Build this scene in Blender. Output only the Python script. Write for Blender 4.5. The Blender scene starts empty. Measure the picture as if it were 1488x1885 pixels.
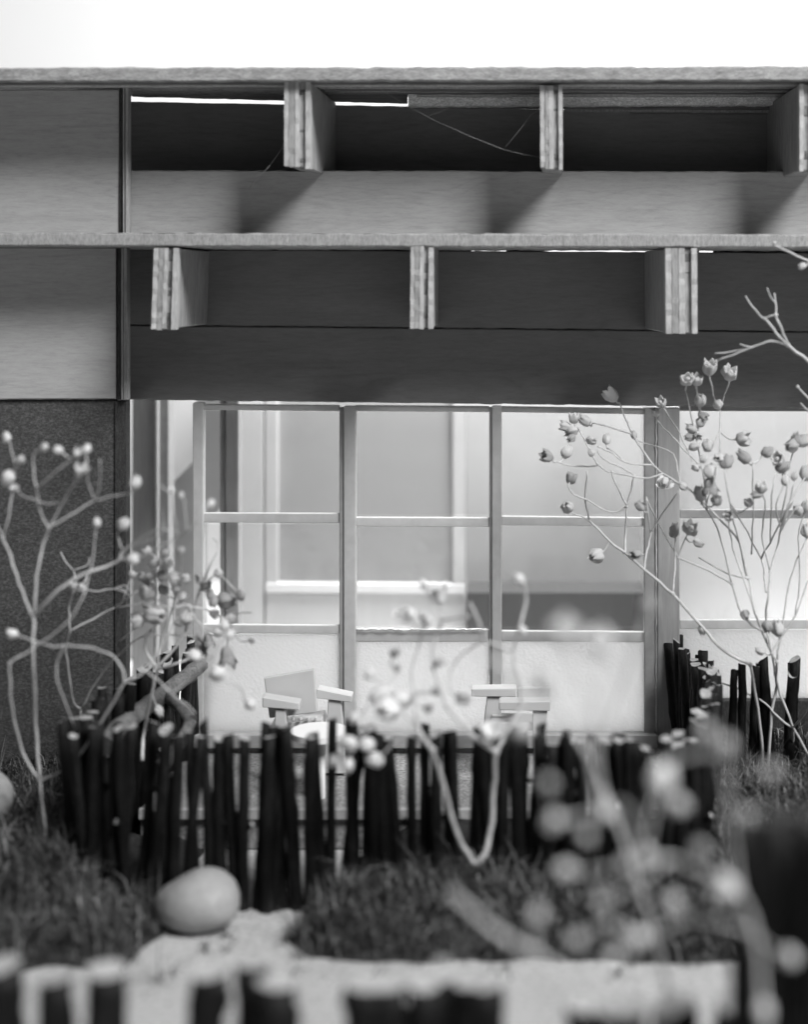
import bpy, bmesh, math, random
import numpy as np
from mathutils import Vector, Matrix, noise

S = bpy.context.scene
C = S.collection
R = math.radians
random.seed(7)

# ---------------------------------------------------------------- camera, world, lamps, exposure
# ground is z = 0, the house front is the plane y = 0, 1 unit = about 10 cm of the real model
D, CZ, VX, VY = 2.8, 0.93, 930.0, 523.0
cam_d = bpy.data.cameras.new('camera'); cam = bpy.data.objects.new('camera', cam_d); C.objects.link(cam)
cam.location = (0, -D, CZ); cam.rotation_euler = (R(90), 0, 0)
cam_d.sensor_fit = 'HORIZONTAL'; cam_d.sensor_width = 36
cam_d.lens = 36 * D / 1.488
cam_d.shift_x = (744 - VX) / 1488; cam_d.shift_y = (VY - 942.5) / 1488
cam_d.clip_start = 0.01; cam_d.clip_end = 100
cam_d.dof.use_dof = True; cam_d.dof.focus_distance = D - 0.08
cam_d.dof.aperture_fstop = cam_d.lens / 52.0
S.camera = cam

W = bpy.data.worlds.new('World'); S.world = W; W.use_nodes = True
bg = W.node_tree.nodes['Background']; bg.inputs[0].default_value = (1, 1, 1, 1); bg.inputs[1].default_value = 0.06
S.view_settings.view_transform = 'Standard'; S.view_settings.look = 'None'
S.view_settings.exposure = 0; S.view_settings.gamma = 1

def area(name, loc, target, size, energy, size_y=None):
    l = bpy.data.lights.new(name, 'AREA'); l.energy = energy; l.size = size
    if size_y: l.shape = 'RECTANGLE'; l.size_y = size_y
    o = bpy.data.objects.new(name, l); C.objects.link(o); o.location = loc
    o.rotation_euler = (Vector(target) - Vector(loc)).to_track_quat('-Z', 'Y').to_euler()
    return o
area('key_softbox', (3.5, -4.1, 5.9), (0, -0.2, 0.8), 2.3, 920)
area('backdrop_lamp', (0.0, 2.2, 3.6), (0, 5.0, 1.6), 2.5, 110, 0.8)
area('room_fill_light', (0.12, 0.28, 1.9), (0.1, 0.5, 0.1), 0.5, 78)  # added light above the house, brightens the rooms behind the glass

# ---------------------------------------------------------------- materials (the photograph is black and white: all greys)
def nodes(name, rough=0.7, spec=0.25):
    m = bpy.data.materials.new(name); m.use_nodes = True
    nt = m.node_tree; b = nt.nodes['Principled BSDF']
    b.inputs['Roughness'].default_value = rough
    b.inputs['Specular IOR Level'].default_value = spec
    return m, nt, b
def N(nt, t, **kw):
    n = nt.nodes.new(t)
    for k, v in kw.items(): setattr(n, k, v)
    return n
def noise_tex(nt, scale, detail=4, rough=0.6, vec=(1, 1, 1), dist=0.0):
    tc = N(nt, 'ShaderNodeTexCoord'); mp = N(nt, 'ShaderNodeMapping'); mp.inputs['Scale'].default_value = vec
    nt.links.new(tc.outputs['Object'], mp.inputs['Vector'])
    n = N(nt, 'ShaderNodeTexNoise'); n.inputs['Scale'].default_value = scale
    n.inputs['Detail'].default_value = detail; n.inputs['Roughness'].default_value = rough; n.inputs['Distortion'].default_value = dist
    nt.links.new(mp.outputs['Vector'], n.inputs['Vector'])
    return n.outputs['Fac']
def ramp(nt, fac, stops):
    r = N(nt, 'ShaderNodeValToRGB'); e = r.color_ramp.elements
    while len(e) < len(stops): e.new(0.5)
    for k, (p, v) in enumerate(stops): e[k].position = p; e[k].color = (v, v, v, 1)
    nt.links.new(fac, r.inputs['Fac']); return r.outputs['Color']
def mult(nt, a, b, f=1.0):
    x = N(nt, 'ShaderNodeMix', data_type='RGBA', blend_type='MULTIPLY'); x.inputs[0].default_value = f
    nt.links.new(a, x.inputs[6]); nt.links.new(b, x.inputs[7]); return x.outputs[2]
def bump(nt, b, h, strength, dist=0.002):
    u = N(nt, 'ShaderNodeBump'); u.inputs['Strength'].default_value = strength; u.inputs['Distance'].default_value = dist
    nt.links.new(h, u.inputs['Height']); nt.links.new(u.outputs['Normal'], b.inputs['Normal'])
def wood(name, v, vec, c=0.18, fine=0.12, bs=0.25, rough=0.65):
    """grain stretched along the axis with the small number in vec; v = base reflectance"""
    m, nt, b = nodes(name, rough, 0.2)
    broad = noise_tex(nt, 1.0, 5, 0.6, vec, 0.6)
    small = noise_tex(nt, 4.0, 3, 0.7, vec)
    a = ramp(nt, broad, [(0.25, v * (1 - c)), (0.5, v), (0.75, v * (1 + c))])
    f = ramp(nt, small, [(0.3, 1 - fine * 2), (0.62, 1.0)])
    nt.links.new(mult(nt, a, f), b.inputs['Base Color'])
    bump(nt, b, small, bs)
    return m
def veneer(name, v, bs=0.25):
    """sanded plywood face: short fine fibres, faint wandering figure, a few specks"""
    m, nt, b = nodes(name, 0.62, 0.22)
    fig = noise_tex(nt, 1.0, 3, 0.5, (1.6, 11, 11), 1.8)
    fib = noise_tex(nt, 1.0, 6, 0.8, (30, 210, 210), 0.3)
    blo = noise_tex(nt, 2.3, 3, 0.6)
    a = ramp(nt, fib, [(0.3, v * 0.82), (0.5, v), (0.72, v * 1.13)])
    g = ramp(nt, fig, [(0.40, 1.0), (0.47, 0.96), (0.5, 0.90), (0.53, 0.97), (0.62, 1.0)])
    h = ramp(nt, blo, [(0.3, 0.9), (0.7, 1.04)])
    nt.links.new(mult(nt, mult(nt, a, g), h), b.inputs['Base Color'])
    bump(nt, b, fib, bs, 0.0015)
    return m
def plain(name, v, c=0.06, scale=30, rough=0.6, bs=0.05, spec=0.25):
    m, nt, b = nodes(name, rough, spec)
    f = noise_tex(nt, scale, 5, 0.6)
    nt.links.new(ramp(nt, f, [(0.3, v * (1 - c)), (0.7, v * (1 + c))]), b.inputs['Base Color'])
    bump(nt, b, f, bs)
    return m
M = {}
M['ply_face'] = veneer('plywood face', 0.36)
M['ply_dark'] = veneer('darker plywood face', 0.19)  # same veneer at lower reflectance, for the recessed boards
M['ply_roof'] = wood('plywood roof edge', 0.34, (40, 40, 130), 0.35, 0.22, 0.6)
M['ply_shelf'] = wood('plywood shelf edge', 0.36, (170, 60, 30), 0.2, 0.24, 0.5)
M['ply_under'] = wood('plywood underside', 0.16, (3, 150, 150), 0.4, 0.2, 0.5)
M['layer_light'] = wood('light ply layer', 0.46, (160, 160, 14), 0.25, 0.15, 0.5)
M['layer_pale'] = wood('pale rough ply layer', 0.88, (60, 90, 120), 0.3, 0.25, 0.8)
M['layer_dark'] = wood('dark ply layer', 0.20, (200, 200, 40), 0.5, 0.35, 0.8)
M['layer_mid'] = wood('mid ply layer', 0.34, (160, 160, 12), 0.3, 0.2, 0.5)
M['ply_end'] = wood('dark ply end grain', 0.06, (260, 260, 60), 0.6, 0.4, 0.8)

def cardboard():
    m, nt, b = nodes('grey fibre board', 0.85, 0.15)
    f1 = noise_tex(nt, 190, 4, 0.75, (1, 1, 1.6)); f2 = noise_tex(nt, 5, 3)
    a = ramp(nt, f1, [(0.3, 0.035), (0.5, 0.065), (0.68, 0.12)])
    nt.links.new(mult(nt, a, ramp(nt, f2, [(0.3, 0.8), (0.7, 1.1)])), b.inputs['Base Color'])
    bump(nt, b, f1, 0.4); return m
M['board'] = cardboard()
M['frame'] = plain('grey white painted card', 0.42, 0.1, 60, 0.5, 0.15)
def thin_card(name, v, tr):
    m = plain(name, v, 0.1, 60, 0.5, 0.15); nt = m.node_tree
    t = N(nt, 'ShaderNodeBsdfTranslucent'); t.inputs[0].default_value = (.8, .8, .8, 1)
    x = N(nt, 'ShaderNodeMixShader'); x.inputs[0].default_value = tr
    nt.links.new(nt.nodes['Principled BSDF'].outputs[0], x.inputs[1]); nt.links.new(t.outputs[0], x.inputs[2]); nt.links.new(x.outputs[0], nt.nodes['Material Output'].inputs[0])
    return m
M['frame'] = thin_card('grey white translucent card', 0.5, 0.3)
M['frame_dark'] = plain('grey painted card', 0.30, 0.1, 60, 0.5, 0.15)
M['post'] = wood('grey post', 0.36, (60, 60, 4), 0.12, 0.08, 0.2)
M['white'] = plain('white card', 0.80, 0.03, 12, 0.7, 0.04)
M['white_grey'] = plain('off white card', 0.58, 0.03, 8, 0.7, 0.04)
M['grey_wall'] = plain('grey card wall', 0.36, 0.04, 4, 0.8, 0.02)
M['grey_low'] = plain('darker grey card', 0.09, 0.05, 4, 0.8, 0.02)
M['furniture'] = plain('white cut foam board', 0.52, 0.03, 20, 0.6, 0.05)
M['glue'] = plain('dried clear glue', 0.6, 0.1, 90, 0.15, 0.3, 0.6)

def glass_clear():
    m = bpy.data.materials.new('clear acrylic'); m.use_nodes = True; nt = m.node_tree
    nt.nodes.remove(nt.nodes['Principled BSDF']); out = nt.nodes['Material Output']
    t = N(nt, 'ShaderNodeBsdfTransparent'); t.inputs[0].default_value = (0.96, 0.96, 0.96, 1)
    g = N(nt, 'ShaderNodeBsdfGlossy'); g.inputs['Roughness'].default_value = 0.05
    x = N(nt, 'ShaderNodeMixShader'); x.inputs[0].default_value = 0.035
    nt.links.new(t.outputs[0], x.inputs[1]); nt.links.new(g.outputs[0], x.inputs[2]); nt.links.new(x.outputs[0], out.inputs[0])
    return m
def glass_frosted():
    m = bpy.data.materials.new('frosted acrylic'); m.use_nodes = True; nt = m.node_tree
    nt.nodes.remove(nt.nodes['Principled BSDF']); out = nt.nodes['Material Output']
    t = N(nt, 'ShaderNodeBsdfTranslucent'); t.inputs[0].default_value = (0.82, 0.82, 0.82, 1)
    d = N(nt, 'ShaderNodeBsdfDiffuse'); d.inputs[0].default_value = (0.7, 0.7, 0.7, 1)
    g = N(nt, 'ShaderNodeBsdfGlossy'); g.inputs['Roughness'].default_value = 0.3
    f = noise_tex(nt, 210, 2, 0.5)
    u = N(nt, 'ShaderNodeBump'); u.inputs['Strength'].default_value = 0.3; u.inputs['Distance'].default_value = 0.004
    nt.links.new(f, u.inputs['Height'])
    for s in (t, d, g): nt.links.new(u.outputs['Normal'], s.inputs['Normal'])
    x = N(nt, 'ShaderNodeMixShader'); x.inputs[0].default_value = 0.2
    nt.links.new(t.outputs[0], x.inputs[1]); nt.links.new(d.outputs[0], x.inputs[2])
    y = N(nt, 'ShaderNodeMixShader'); y.inputs[0].default_value = 0.05
    nt.links.new(x.outputs[0], y.inputs[1]); nt.links.new(g.outputs[0], y.inputs[2])
    nt.links.new(y.outputs[0], out.inputs[0]); return m
M['clear'] = glass_clear(); M['frosted'] = glass_frosted()

def bark():
    m, nt, b = nodes('dark twig bark', 0.6, 0.18)
    f = noise_tex(nt, 45, 6, 0.75, (1, 1, 0.3)); g = noise_tex(nt, 20, 4, 0.7, (1, 1, 0.6))
    a = ramp(nt, f, [(0.36, 0.003), (0.55, 0.010), (0.72, 0.04), (0.82, 0.10)])
    nt.links.new(mult(nt, a, ramp(nt, g, [(0.38, 0.35), (0.65, 1.3)])), b.inputs['Base Color'])
    bump(nt, b, f, 0.9, 0.006); return m
M['bark'] = bark()
M['cut'] = plain('cut twig end', 0.32, 0.3, 80, 0.7, 0.3)
M['driftwood'] = wood('pale dry wood', 0.17, (60, 60, 60), 0.4, 0.25, 0.7)
M['stem'] = wood('dry pale stem', 0.52, (40, 40, 40), 0.22, 0.1, 0.3)
M['bud'] = wood('dry flower bud', 0.56, (50, 50, 50), 0.3, 0.2, 0.5)
M['bud_dark'] = wood('dark dry flower bud', 0.36, (50, 50, 50), 0.35, 0.2, 0.5)
M['bud_pale'] = wood('pale dry flower bud', 0.66, (30, 30, 30), 0.2, 0.1, 0.3)
def petal():
    m, nt, b = nodes('white dry petal', 0.8, 0.1); b.inputs['Base Color'].default_value = (.88, .88, .88, 1)
    t = N(nt, 'ShaderNodeBsdfTranslucent'); t.inputs[0].default_value = (.85, .85, .85, 1)
    x = N(nt, 'ShaderNodeMixShader'); x.inputs[0].default_value = .25
    nt.links.new(b.outputs[0], x.inputs[1]); nt.links.new(t.outputs[0], x.inputs[2]); nt.links.new(x.outputs[0], nt.nodes['Material Output'].inputs[0]); return m
M['petal'] = petal()
M['thread'] = plain('spider silk', 0.3, 0.05, 40, 0.4, 0.0)

def stone():
    m, nt, b = nodes('smooth grey pebble', 0.52, 0.35)
    f = noise_tex(nt, 9, 6, 0.6); g = noise_tex(nt, 120, 3)
    a = ramp(nt, f, [(0.3, 0.27), (0.7, 0.38)])
    nt.links.new(mult(nt, a, ramp(nt, g, [(0.35, 0.86), (0.6, 1.0)])), b.inputs['Base Color'])
    bump(nt, b, noise_tex(nt, 38, 6, 0.7), 0.35, 0.006); return m
M['stone'] = stone()
def gravel(name, lo, hi, sc, bs):
    m, nt, b = nodes(name, 0.9, 0.15)
    f = noise_tex(nt, sc, 5, 0.8); g = noise_tex(nt, 6, 4)
    a = ramp(nt, f, [(0.34, lo), (0.62, hi)])
    nt.links.new(mult(nt, a, ramp(nt, g, [(0.3, 0.85), (0.7, 1.05)])), b.inputs['Base Color'])
    bump(nt, b, f, bs, 0.005); return m
M['ground'] = gravel('pale fine grit', 0.33, 0.62, 130, 0.7)
M['terrace'] = gravel('speckled grit sheet', 0.11, 0.36, 150, 0.7)
M['crumb'] = plain('grey grit crumbs', 0.3, 0.3, 60, 0.9, 0.3)
M['soil'] = gravel('dark matted fibre', 0.012, 0.045, 70, 0.8)
def grass_mat():
    m, nt, b = nodes('grass fibre', 0.6, 0.25)
    gi = N(nt, 'ShaderNodeNewGeometry')
    nt.links.new(ramp(nt, gi.outputs['Random Per Island'], [(0.0, 0.012), (0.5, 0.058), (0.88, 0.14), (1.0, 0.36)]), b.inputs['Base Color'])
    return m
M['grass'] = grass_mat()
M['backdrop'] = plain('white paper backdrop', 0.85, 0.01, 1, 0.9, 0.0, 0.0)

# ---------------------------------------------------------------- helpers
def P(px, py, Y):
    """the point that stands at photo position px, py at depth Y"""
    k = (D + Y) / D / 1000
    return Vector(((px - VX) * k, Y, CZ + (VY - py) * k))
def tag(o, label=None, cat=None, group=None, kind=None):
    for k, v in (('label', label), ('category', cat), ('group', group), ('kind', kind)):
        if v: o[k] = v
    return o
def empty(name, loc=(0, 0, 0)):
    o = bpy.data.objects.new(name, None); C.objects.link(o); o.location = loc; o.empty_display_size = 0.05
    return o
def link(name, me, parent=None):
    o = bpy.data.objects.new(name, me); C.objects.link(o)
    if parent is not None:
        o.parent = parent
        pl = Vector((0, 0, 0)); q = parent
        while q is not None: pl += q.location; q = q.parent
        o.location = -pl                 # mesh data are in world coordinates
    return o
def build(name, bm, mats, parent=None, smooth=False):
    bmesh.ops.recalc_face_normals(bm, faces=bm.faces[:])
    me = bpy.data.meshes.new(name); bm.to_mesh(me); bm.free()
    for m in (mats if isinstance(mats, (list, tuple)) else [mats]): me.materials.append(m)
    if smooth: me.polygons.foreach_set('use_smooth', [True] * len(me.polygons))
    return link(name, me, parent)
def hexa(bm, f, b, bev=0.0015):
    """box from four front corners f and four back corners b (tl, tr, br, bl), small bevel"""
    v = [bm.verts.new(p) for p in list(f) + list(b)]
    fs = [(0, 1, 2, 3), (7, 6, 5, 4), (0, 4, 5, 1), (1, 5, 6, 2), (2, 6, 7, 3), (3, 7, 4, 0)]
    faces = [bm.faces.new([v[i] for i in q]) for q in fs]
    if bev:
        es = list({e for q in faces for e in q.edges})
        bmesh.ops.bevel(bm, geom=es, offset=bev, segments=1, affect='EDGES')
def quad_box(name, corners, Y0, Y1, mat, parent=None, bev=0.0015):
    """corners: four photo points (tl, tr, br, bl) of the front face at depth Y0; goes straight back to Y1"""
    f = [P(x, y, Y0) for x, y in corners]; b = [Vector((p.x, Y1, p.z)) for p in f]
    bm = bmesh.new(); hexa(bm, f, b, bev)
    return build(name, bm, mat, parent)
def rect(name, x0, x1, y0, y1, Y0, Y1, mat, parent=None, bev=0.0015):
    return quad_box(name, [(x0, y0), (x1, y0), (x1, y1), (x0, y1)], Y0, Y1, mat, parent, bev)
def plank(name, x0, x1, tl, tr, bl, br, Y0, Y1, mat, parent, jit=0.0012, seg=0.012, bev=0.002, rise=None):
    """a sawn board: front corner heights in photo pixels; slightly ragged edges; Y1 may be a function of x"""
    a, b_, c, d = P(x0, tl, Y0), P(x1, tr, Y0), P(x1, br, Y0), P(x0, bl, Y0)
    n = max(2, int((b_.x - a.x) / seg)); bm = bmesh.new(); rings = []
    for i in range(n + 1):
        t = i / n; top = a.lerp(b_, t); bot = d.lerp(c, t); x = top.x
        y1 = Y1(x) if callable(Y1) else Y1
        def j(k): return jit * (noise.noise((x * 70, k * 7.3, Y0 * 9)) + 0.6 * noise.noise((x * 260, k * 3.1, 2)))
        pr = [(Y0, top.z - bev + j(1)), (Y0 + bev, top.z + j(2)), (y1 - bev, top.z + j(3)), (y1, top.z - bev),
              (y1, bot.z + bev), (y1 - bev, bot.z + j(4)), (Y0 + bev, bot.z + j(5)), (Y0, bot.z + bev + j(6))]
        dz = rise(x) if rise else 0
        rings.append([bm.verts.new((x, y, z + dz * (y + 0.29) / 0.33)) for y, z in pr])
    for i in range(n):
        for k in range(8):
            bm.faces.new((rings[i][k], rings[i][(k + 1) % 8], rings[i + 1][(k + 1) % 8], rings[i + 1][k]))
    bm.faces.new(rings[0]); bm.faces.new(rings[-1][::-1])
    return build(name, bm, mat, parent)
def catmull(pts, sub=4):
    if len(pts) < 3: return pts
    out = []
    for i in range(len(pts) - 1):
        p0 = pts[max(i - 1, 0)]; p1 = pts[i]; p2 = pts[i + 1]; p3 = pts[min(i + 2, len(pts) - 1)]
        for s in range(sub):
            t = s / sub
            out.append(0.5 * ((2 * p1) + (p2 - p0) * t + (2 * p0 - 5 * p1 + 4 * p2 - p3) * t * t + (3 * p1 - p0 - 3 * p2 + p3) * t ** 3))
    out.append(pts[-1]); return out
def tube(bm, pts, r0, r1, seg=6, jit=0.0, mi=0, mi_cap=None):
    n = len(pts); rings = []
    up = Vector((0.13, 0.9, 0.31)).normalized()
    for i, p in enumerate(pts):
        t = (pts[min(i + 1, n - 1)] - pts[max(i - 1, 0)]).normalized()
        u = t.cross(up)
        if u.length < 1e-3: u = t.cross(Vector((1, 0, 0)))
        u.normalize(); w = t.cross(u)
        r = r0 + (r1 - r0) * i / max(n - 1, 1)
        rings.append([bm.verts.new(p + (u * math.cos(a) + w * math.sin(a)) * r * (1 + (random.uniform(-jit, jit) if jit else 0)))
                      for a in [2 * math.pi * k / seg for k in range(seg)]])
    for i in range(n - 1):
        for k in range(seg):
            f = bm.faces.new((rings[i][k], rings[i][(k + 1) % seg], rings[i + 1][(k + 1) % seg], rings[i + 1][k])); f.material_index = mi; f.smooth = True
    for q in (rings[0][::-1], rings[-1]):
        f = bm.faces.new(q); f.material_index = mi if mi_cap is None else mi_cap

# ---------------------------------------------------------------- ground, backdrop
def sheet(name, x0, x1, y0, y1, z, mat, nx=1, ny=1, amp=0):
    bm = bmesh.new(); g = []
    for j in range(ny + 1):
        g.append([])
        for i in range(nx + 1):
            x = x0 + (x1 - x0) * i / nx; y = y0 + (y1 - y0) * j / ny
            g[-1].append(bm.verts.new((x, y, z + amp * noise.noise((x * 4, y * 4, 0)))))
    for j in range(ny):
        for i in range(nx): bm.faces.new((g[j][i], g[j][i + 1], g[j + 1][i + 1], g[j + 1][i]))
    return build(name, bm, mat)
tag(sheet('ground', -7, 7, -6, 5.6, 0, M['ground']), kind='structure')
bm = bmesh.new()
prof = [(4.6, 0.004)] + [(4.6 + 0.8 * math.sin(a), 0.804 - 0.8 * math.cos(a)) for a in [R(t) for t in range(10, 91, 10)]] + [(5.4, 7.0)]
vs = [[bm.verts.new((x, y, z)) for x in (-7, 7)] for y, z in prof]
for a, b_ in zip(vs, vs[1:]): bm.faces.new((a[0], a[1], b_[1], b_[0]))
tag(build('backdrop', bm, M['backdrop'], smooth=True), kind='structure')

# mounds of grass
def sstep(a, b, x):
    t = min(1, max(0, (x - a) / (b - a))); return t * t * (3 - 2 * t)
def h_left(x, y):
    e = -0.66 + 0.05 * noise.noise((x * 5, 1.7, 0)) + 0.06 * sstep(-0.75, -0.45, x)
    h = 0.088 * sstep(e - 0.05, e + 0.15, y) * (1 - sstep(-0.66, -0.53, x + (y + 0.5) * 0.25))
    low = 0.035 * sstep(-0.76, -0.70, y + .03 * noise.noise((x * 9, 3, 3))) * (1 - sstep(-0.565, -0.475, x + 0.04 * noise.noise((y * 12, 1, 1))))
    return max(h, low) + 0.010 * noise.noise((x * 14, y * 14, 3)) - 0.008
def h_right(x, y):
    l = sstep(-0.33, -0.20, x - (y + 0.62) * 0.25 + 0.02 * noise.noise((y * 20, 2, 5)))
    e = -0.735 + 0.02 * noise.noise((x * 6, 4, 0))
    h = 0.066 * sstep(e, e + 0.12, y) * l
    h += 0.035 * sstep(0.22, 0.5, x) * sstep(-0.66, -0.4, y)
    h *= 1 - sstep(0.95, 1.2, x)
    return h + 0.010 * noise.noise((x * 14, y * 14, 9)) - 0.008
def mound(name, fn, x0, x1, y0, y1, n):
    bm = bmesh.new(); g = []
    nx, ny = n, max(4, int(n * (y1 - y0) / (x1 - x0)))
    for j in range(ny + 1):
        g.append([])
        for i in range(nx + 1):
            x = x0 + (x1 - x0) * i / nx; y = y0 + (y1 - y0) * j / ny
            edge = i in (0, nx) or j in (0, ny)
            g[-1].append(bm.verts.new((x, y, -0.012 if edge else fn(x, y))))
    for j in range(ny):
        for i in range(nx): bm.faces.new((g[j][i], g[j][i + 1], g[j + 1][i + 1], g[j + 1][i]))
    return tag(build(name, bm, M['soil'], smooth=True), kind='structure')
LX = (-1.5, -0.38, -0.80, -0.12); RX = (-0.42, 1.3, -0.80, -0.03)
mound('hill', h_left, *LX, 60); mound('hill', h_right, *RX, 90)

def in_terrace(x, y): return -0.645 < x < 0.33 and y > -0.545
def grass():
    rng = np.random.default_rng(3); V = []; F = []
    def patch(fn, dom, count):
        k = 0; tries = 0
        while k < count and tries < count * 6:
            tries += 1
            x = rng.uniform(dom[0], dom[1]); y = rng.uniform(dom[2], dom[3])
            if in_terrace(x, y): continue
            z = fn(x, y)
            if z < -0.005 or (z < 0.004 and rng.random() > .16): continue
            z = max(z, 0.0)
            # seen only between about 1.9 m and the house
            d = D + y
            px = VX + x / d * D * 1000
            if px < -120 or px > 1600: continue
            L = rng.uniform(0.018, 0.05) * (1.8 if rng.random() < .2 else 1); az = rng.uniform(0, 6.283) + 1.2 * noise.noise((x * 9, y * 9, 1))
            lean = abs(rng.normal(1.15, 0.5)); w = rng.uniform(0.0007, 0.0014)
            dx, dy = math.cos(az), math.sin(az); sx, sy = -dy * w, dx * w
            m = (x + dx * L * 0.45 * math.sin(lean * 0.7), y + dy * L * 0.45 * math.sin(lean * 0.7), z + L * 0.5 * math.cos(lean * 0.7))
            cl = lean * 1.5
            t = (m[0] + dx * L * 0.5 * math.sin(cl), m[1] + dy * L * 0.5 * math.sin(cl), max(z + 0.002, m[2] + L * 0.5 * math.cos(cl)))
            b = len(V)
            V.extend([(x - sx, y - sy, z - 0.003), (x + sx, y + sy, z - 0.003), (m[0] + sx * .8, m[1] + sy * .8, m[2]), (m[0] - sx * .8, m[1] - sy * .8, m[2]), t])
            F.append((b, b + 1, b + 2, b + 3)); F.append((b + 3, b + 2, b + 4)); k += 1
    patch(h_left, LX, 11000); patch(h_right, RX, 17000)
    me = bpy.data.meshes.new('grass'); me.from_pydata(V, [], F); me.materials.append(M['grass'])
    tag(link('grass', me), kind='stuff')
grass()

# ---------------------------------------------------------------- the model house
H = empty('model_house')
tag(H, 'plywood and card model house with two slatted eaves over a wide paned window', 'model house')
XL, XR = -420, 1950
def roof_rise(x):
    """the hand made roof sheet rises a little towards the back, less at the right"""
    px = VX + x * 1000
    return 0.0165 - 0.004 * max(-0.2, min(1.3, (px - 240) / 1180))
plank('roof', XL, XR, 126, 121, 151, 148, -0.29, 0.045, M['ply_roof'], H, 0.0016, rise=roof_rise)
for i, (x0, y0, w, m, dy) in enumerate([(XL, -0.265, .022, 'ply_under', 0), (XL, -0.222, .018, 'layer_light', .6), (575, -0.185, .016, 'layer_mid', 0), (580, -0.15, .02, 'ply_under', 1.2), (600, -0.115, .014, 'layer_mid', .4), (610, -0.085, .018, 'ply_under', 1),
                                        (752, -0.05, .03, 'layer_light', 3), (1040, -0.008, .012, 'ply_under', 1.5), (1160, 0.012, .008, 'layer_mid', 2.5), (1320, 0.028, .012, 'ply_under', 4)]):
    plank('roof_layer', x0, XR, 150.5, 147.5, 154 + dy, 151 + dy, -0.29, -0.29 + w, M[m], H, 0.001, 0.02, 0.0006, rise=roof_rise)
    o = C.objects[-1] if False else bpy.data.objects[[q.name for q in H.children if q.name.startswith('roof_layer')][-1]]
    for v in o.data.vertices:
        t = (y0 + 0.29); v.co.y += t; v.co.z += roof_rise(v.co.x) * t / 0.33

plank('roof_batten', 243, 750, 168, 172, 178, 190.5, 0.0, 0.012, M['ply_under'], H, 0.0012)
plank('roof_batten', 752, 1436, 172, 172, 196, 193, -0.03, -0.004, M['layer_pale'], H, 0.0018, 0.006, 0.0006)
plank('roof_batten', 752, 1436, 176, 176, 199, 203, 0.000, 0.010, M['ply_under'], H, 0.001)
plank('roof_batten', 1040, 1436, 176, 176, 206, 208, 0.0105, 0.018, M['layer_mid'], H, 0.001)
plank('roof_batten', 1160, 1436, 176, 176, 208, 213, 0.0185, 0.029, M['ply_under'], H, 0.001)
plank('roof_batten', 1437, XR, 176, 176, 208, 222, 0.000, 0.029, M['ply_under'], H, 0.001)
plank('eave_shelf', XL, XR, 428, 433, 452, 457, -0.27, 0.015, M['ply_shelf'], H, 0.0014)

# upper storey boards
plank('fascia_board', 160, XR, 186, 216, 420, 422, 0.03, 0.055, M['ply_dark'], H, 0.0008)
plank('fascia_board', 238, XR, 314, 317, 431, 437, -0.13, -0.10, M['ply_face'], H, 0.0014)
# lower storey boards
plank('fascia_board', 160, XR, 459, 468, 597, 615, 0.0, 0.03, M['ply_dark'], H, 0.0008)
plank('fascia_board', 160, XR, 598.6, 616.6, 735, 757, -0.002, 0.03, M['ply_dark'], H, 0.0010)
rect('gap_blocker', 150, XR, 585, 625, 0.0305, 0.04, M['ply_end'], H)  # added behind the joint so backlight does not show through
for x0, x1 in ((150, 868), (932, 1002), (1203, 1288), (1314, XR)): rect('gap_blocker', x0, x1, 440, 520, 0.031, 0.04, M['ply_end'], H)  # added strips, block backlight along most of the eave gap
# left wing: two plywood panels, their layered edge, grey board below
plank('wall_panel', XL, 219, 166, 165, 430, 431, -0.15, -0.132, M['ply_face'], H, 0.0006)
plank('wall_panel', XL, 213, 455, 456, 737, 735, -0.152, -0.134, M['ply_face'], H, 0.0006)
for y0, y1, dx in ((160, 431, 0), (456, 737, -3)):
    e = rect('panel_edge', 219 + dx, 237 + dx * .6, y0, y1, -0.150, -0.131, M['layer_mid'], H)
    for k, (a, b_, yy, mm) in enumerate([(219, 225, -0.153, 'ply_end'), (226, 229, -0.159, 'layer_mid'), (230.5, 236, -0.161, 'layer_mid')]):
        rect('ply_layer', a + dx, b_ + dx * .7, y0 + 1, y1 - 1, yy, -0.14, M[mm], e, 0.0006)
plank('wall_panel', XL, 212, 738, 736, 1560, 1560, -0.145, -0.125, M['board'], H, 0.0008)
plank('panel_edge', 212, 232, 737, 737, 1500, 1500, -0.149, -0.12, M['ply_end'], H, 0.0015, 0.004)

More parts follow.
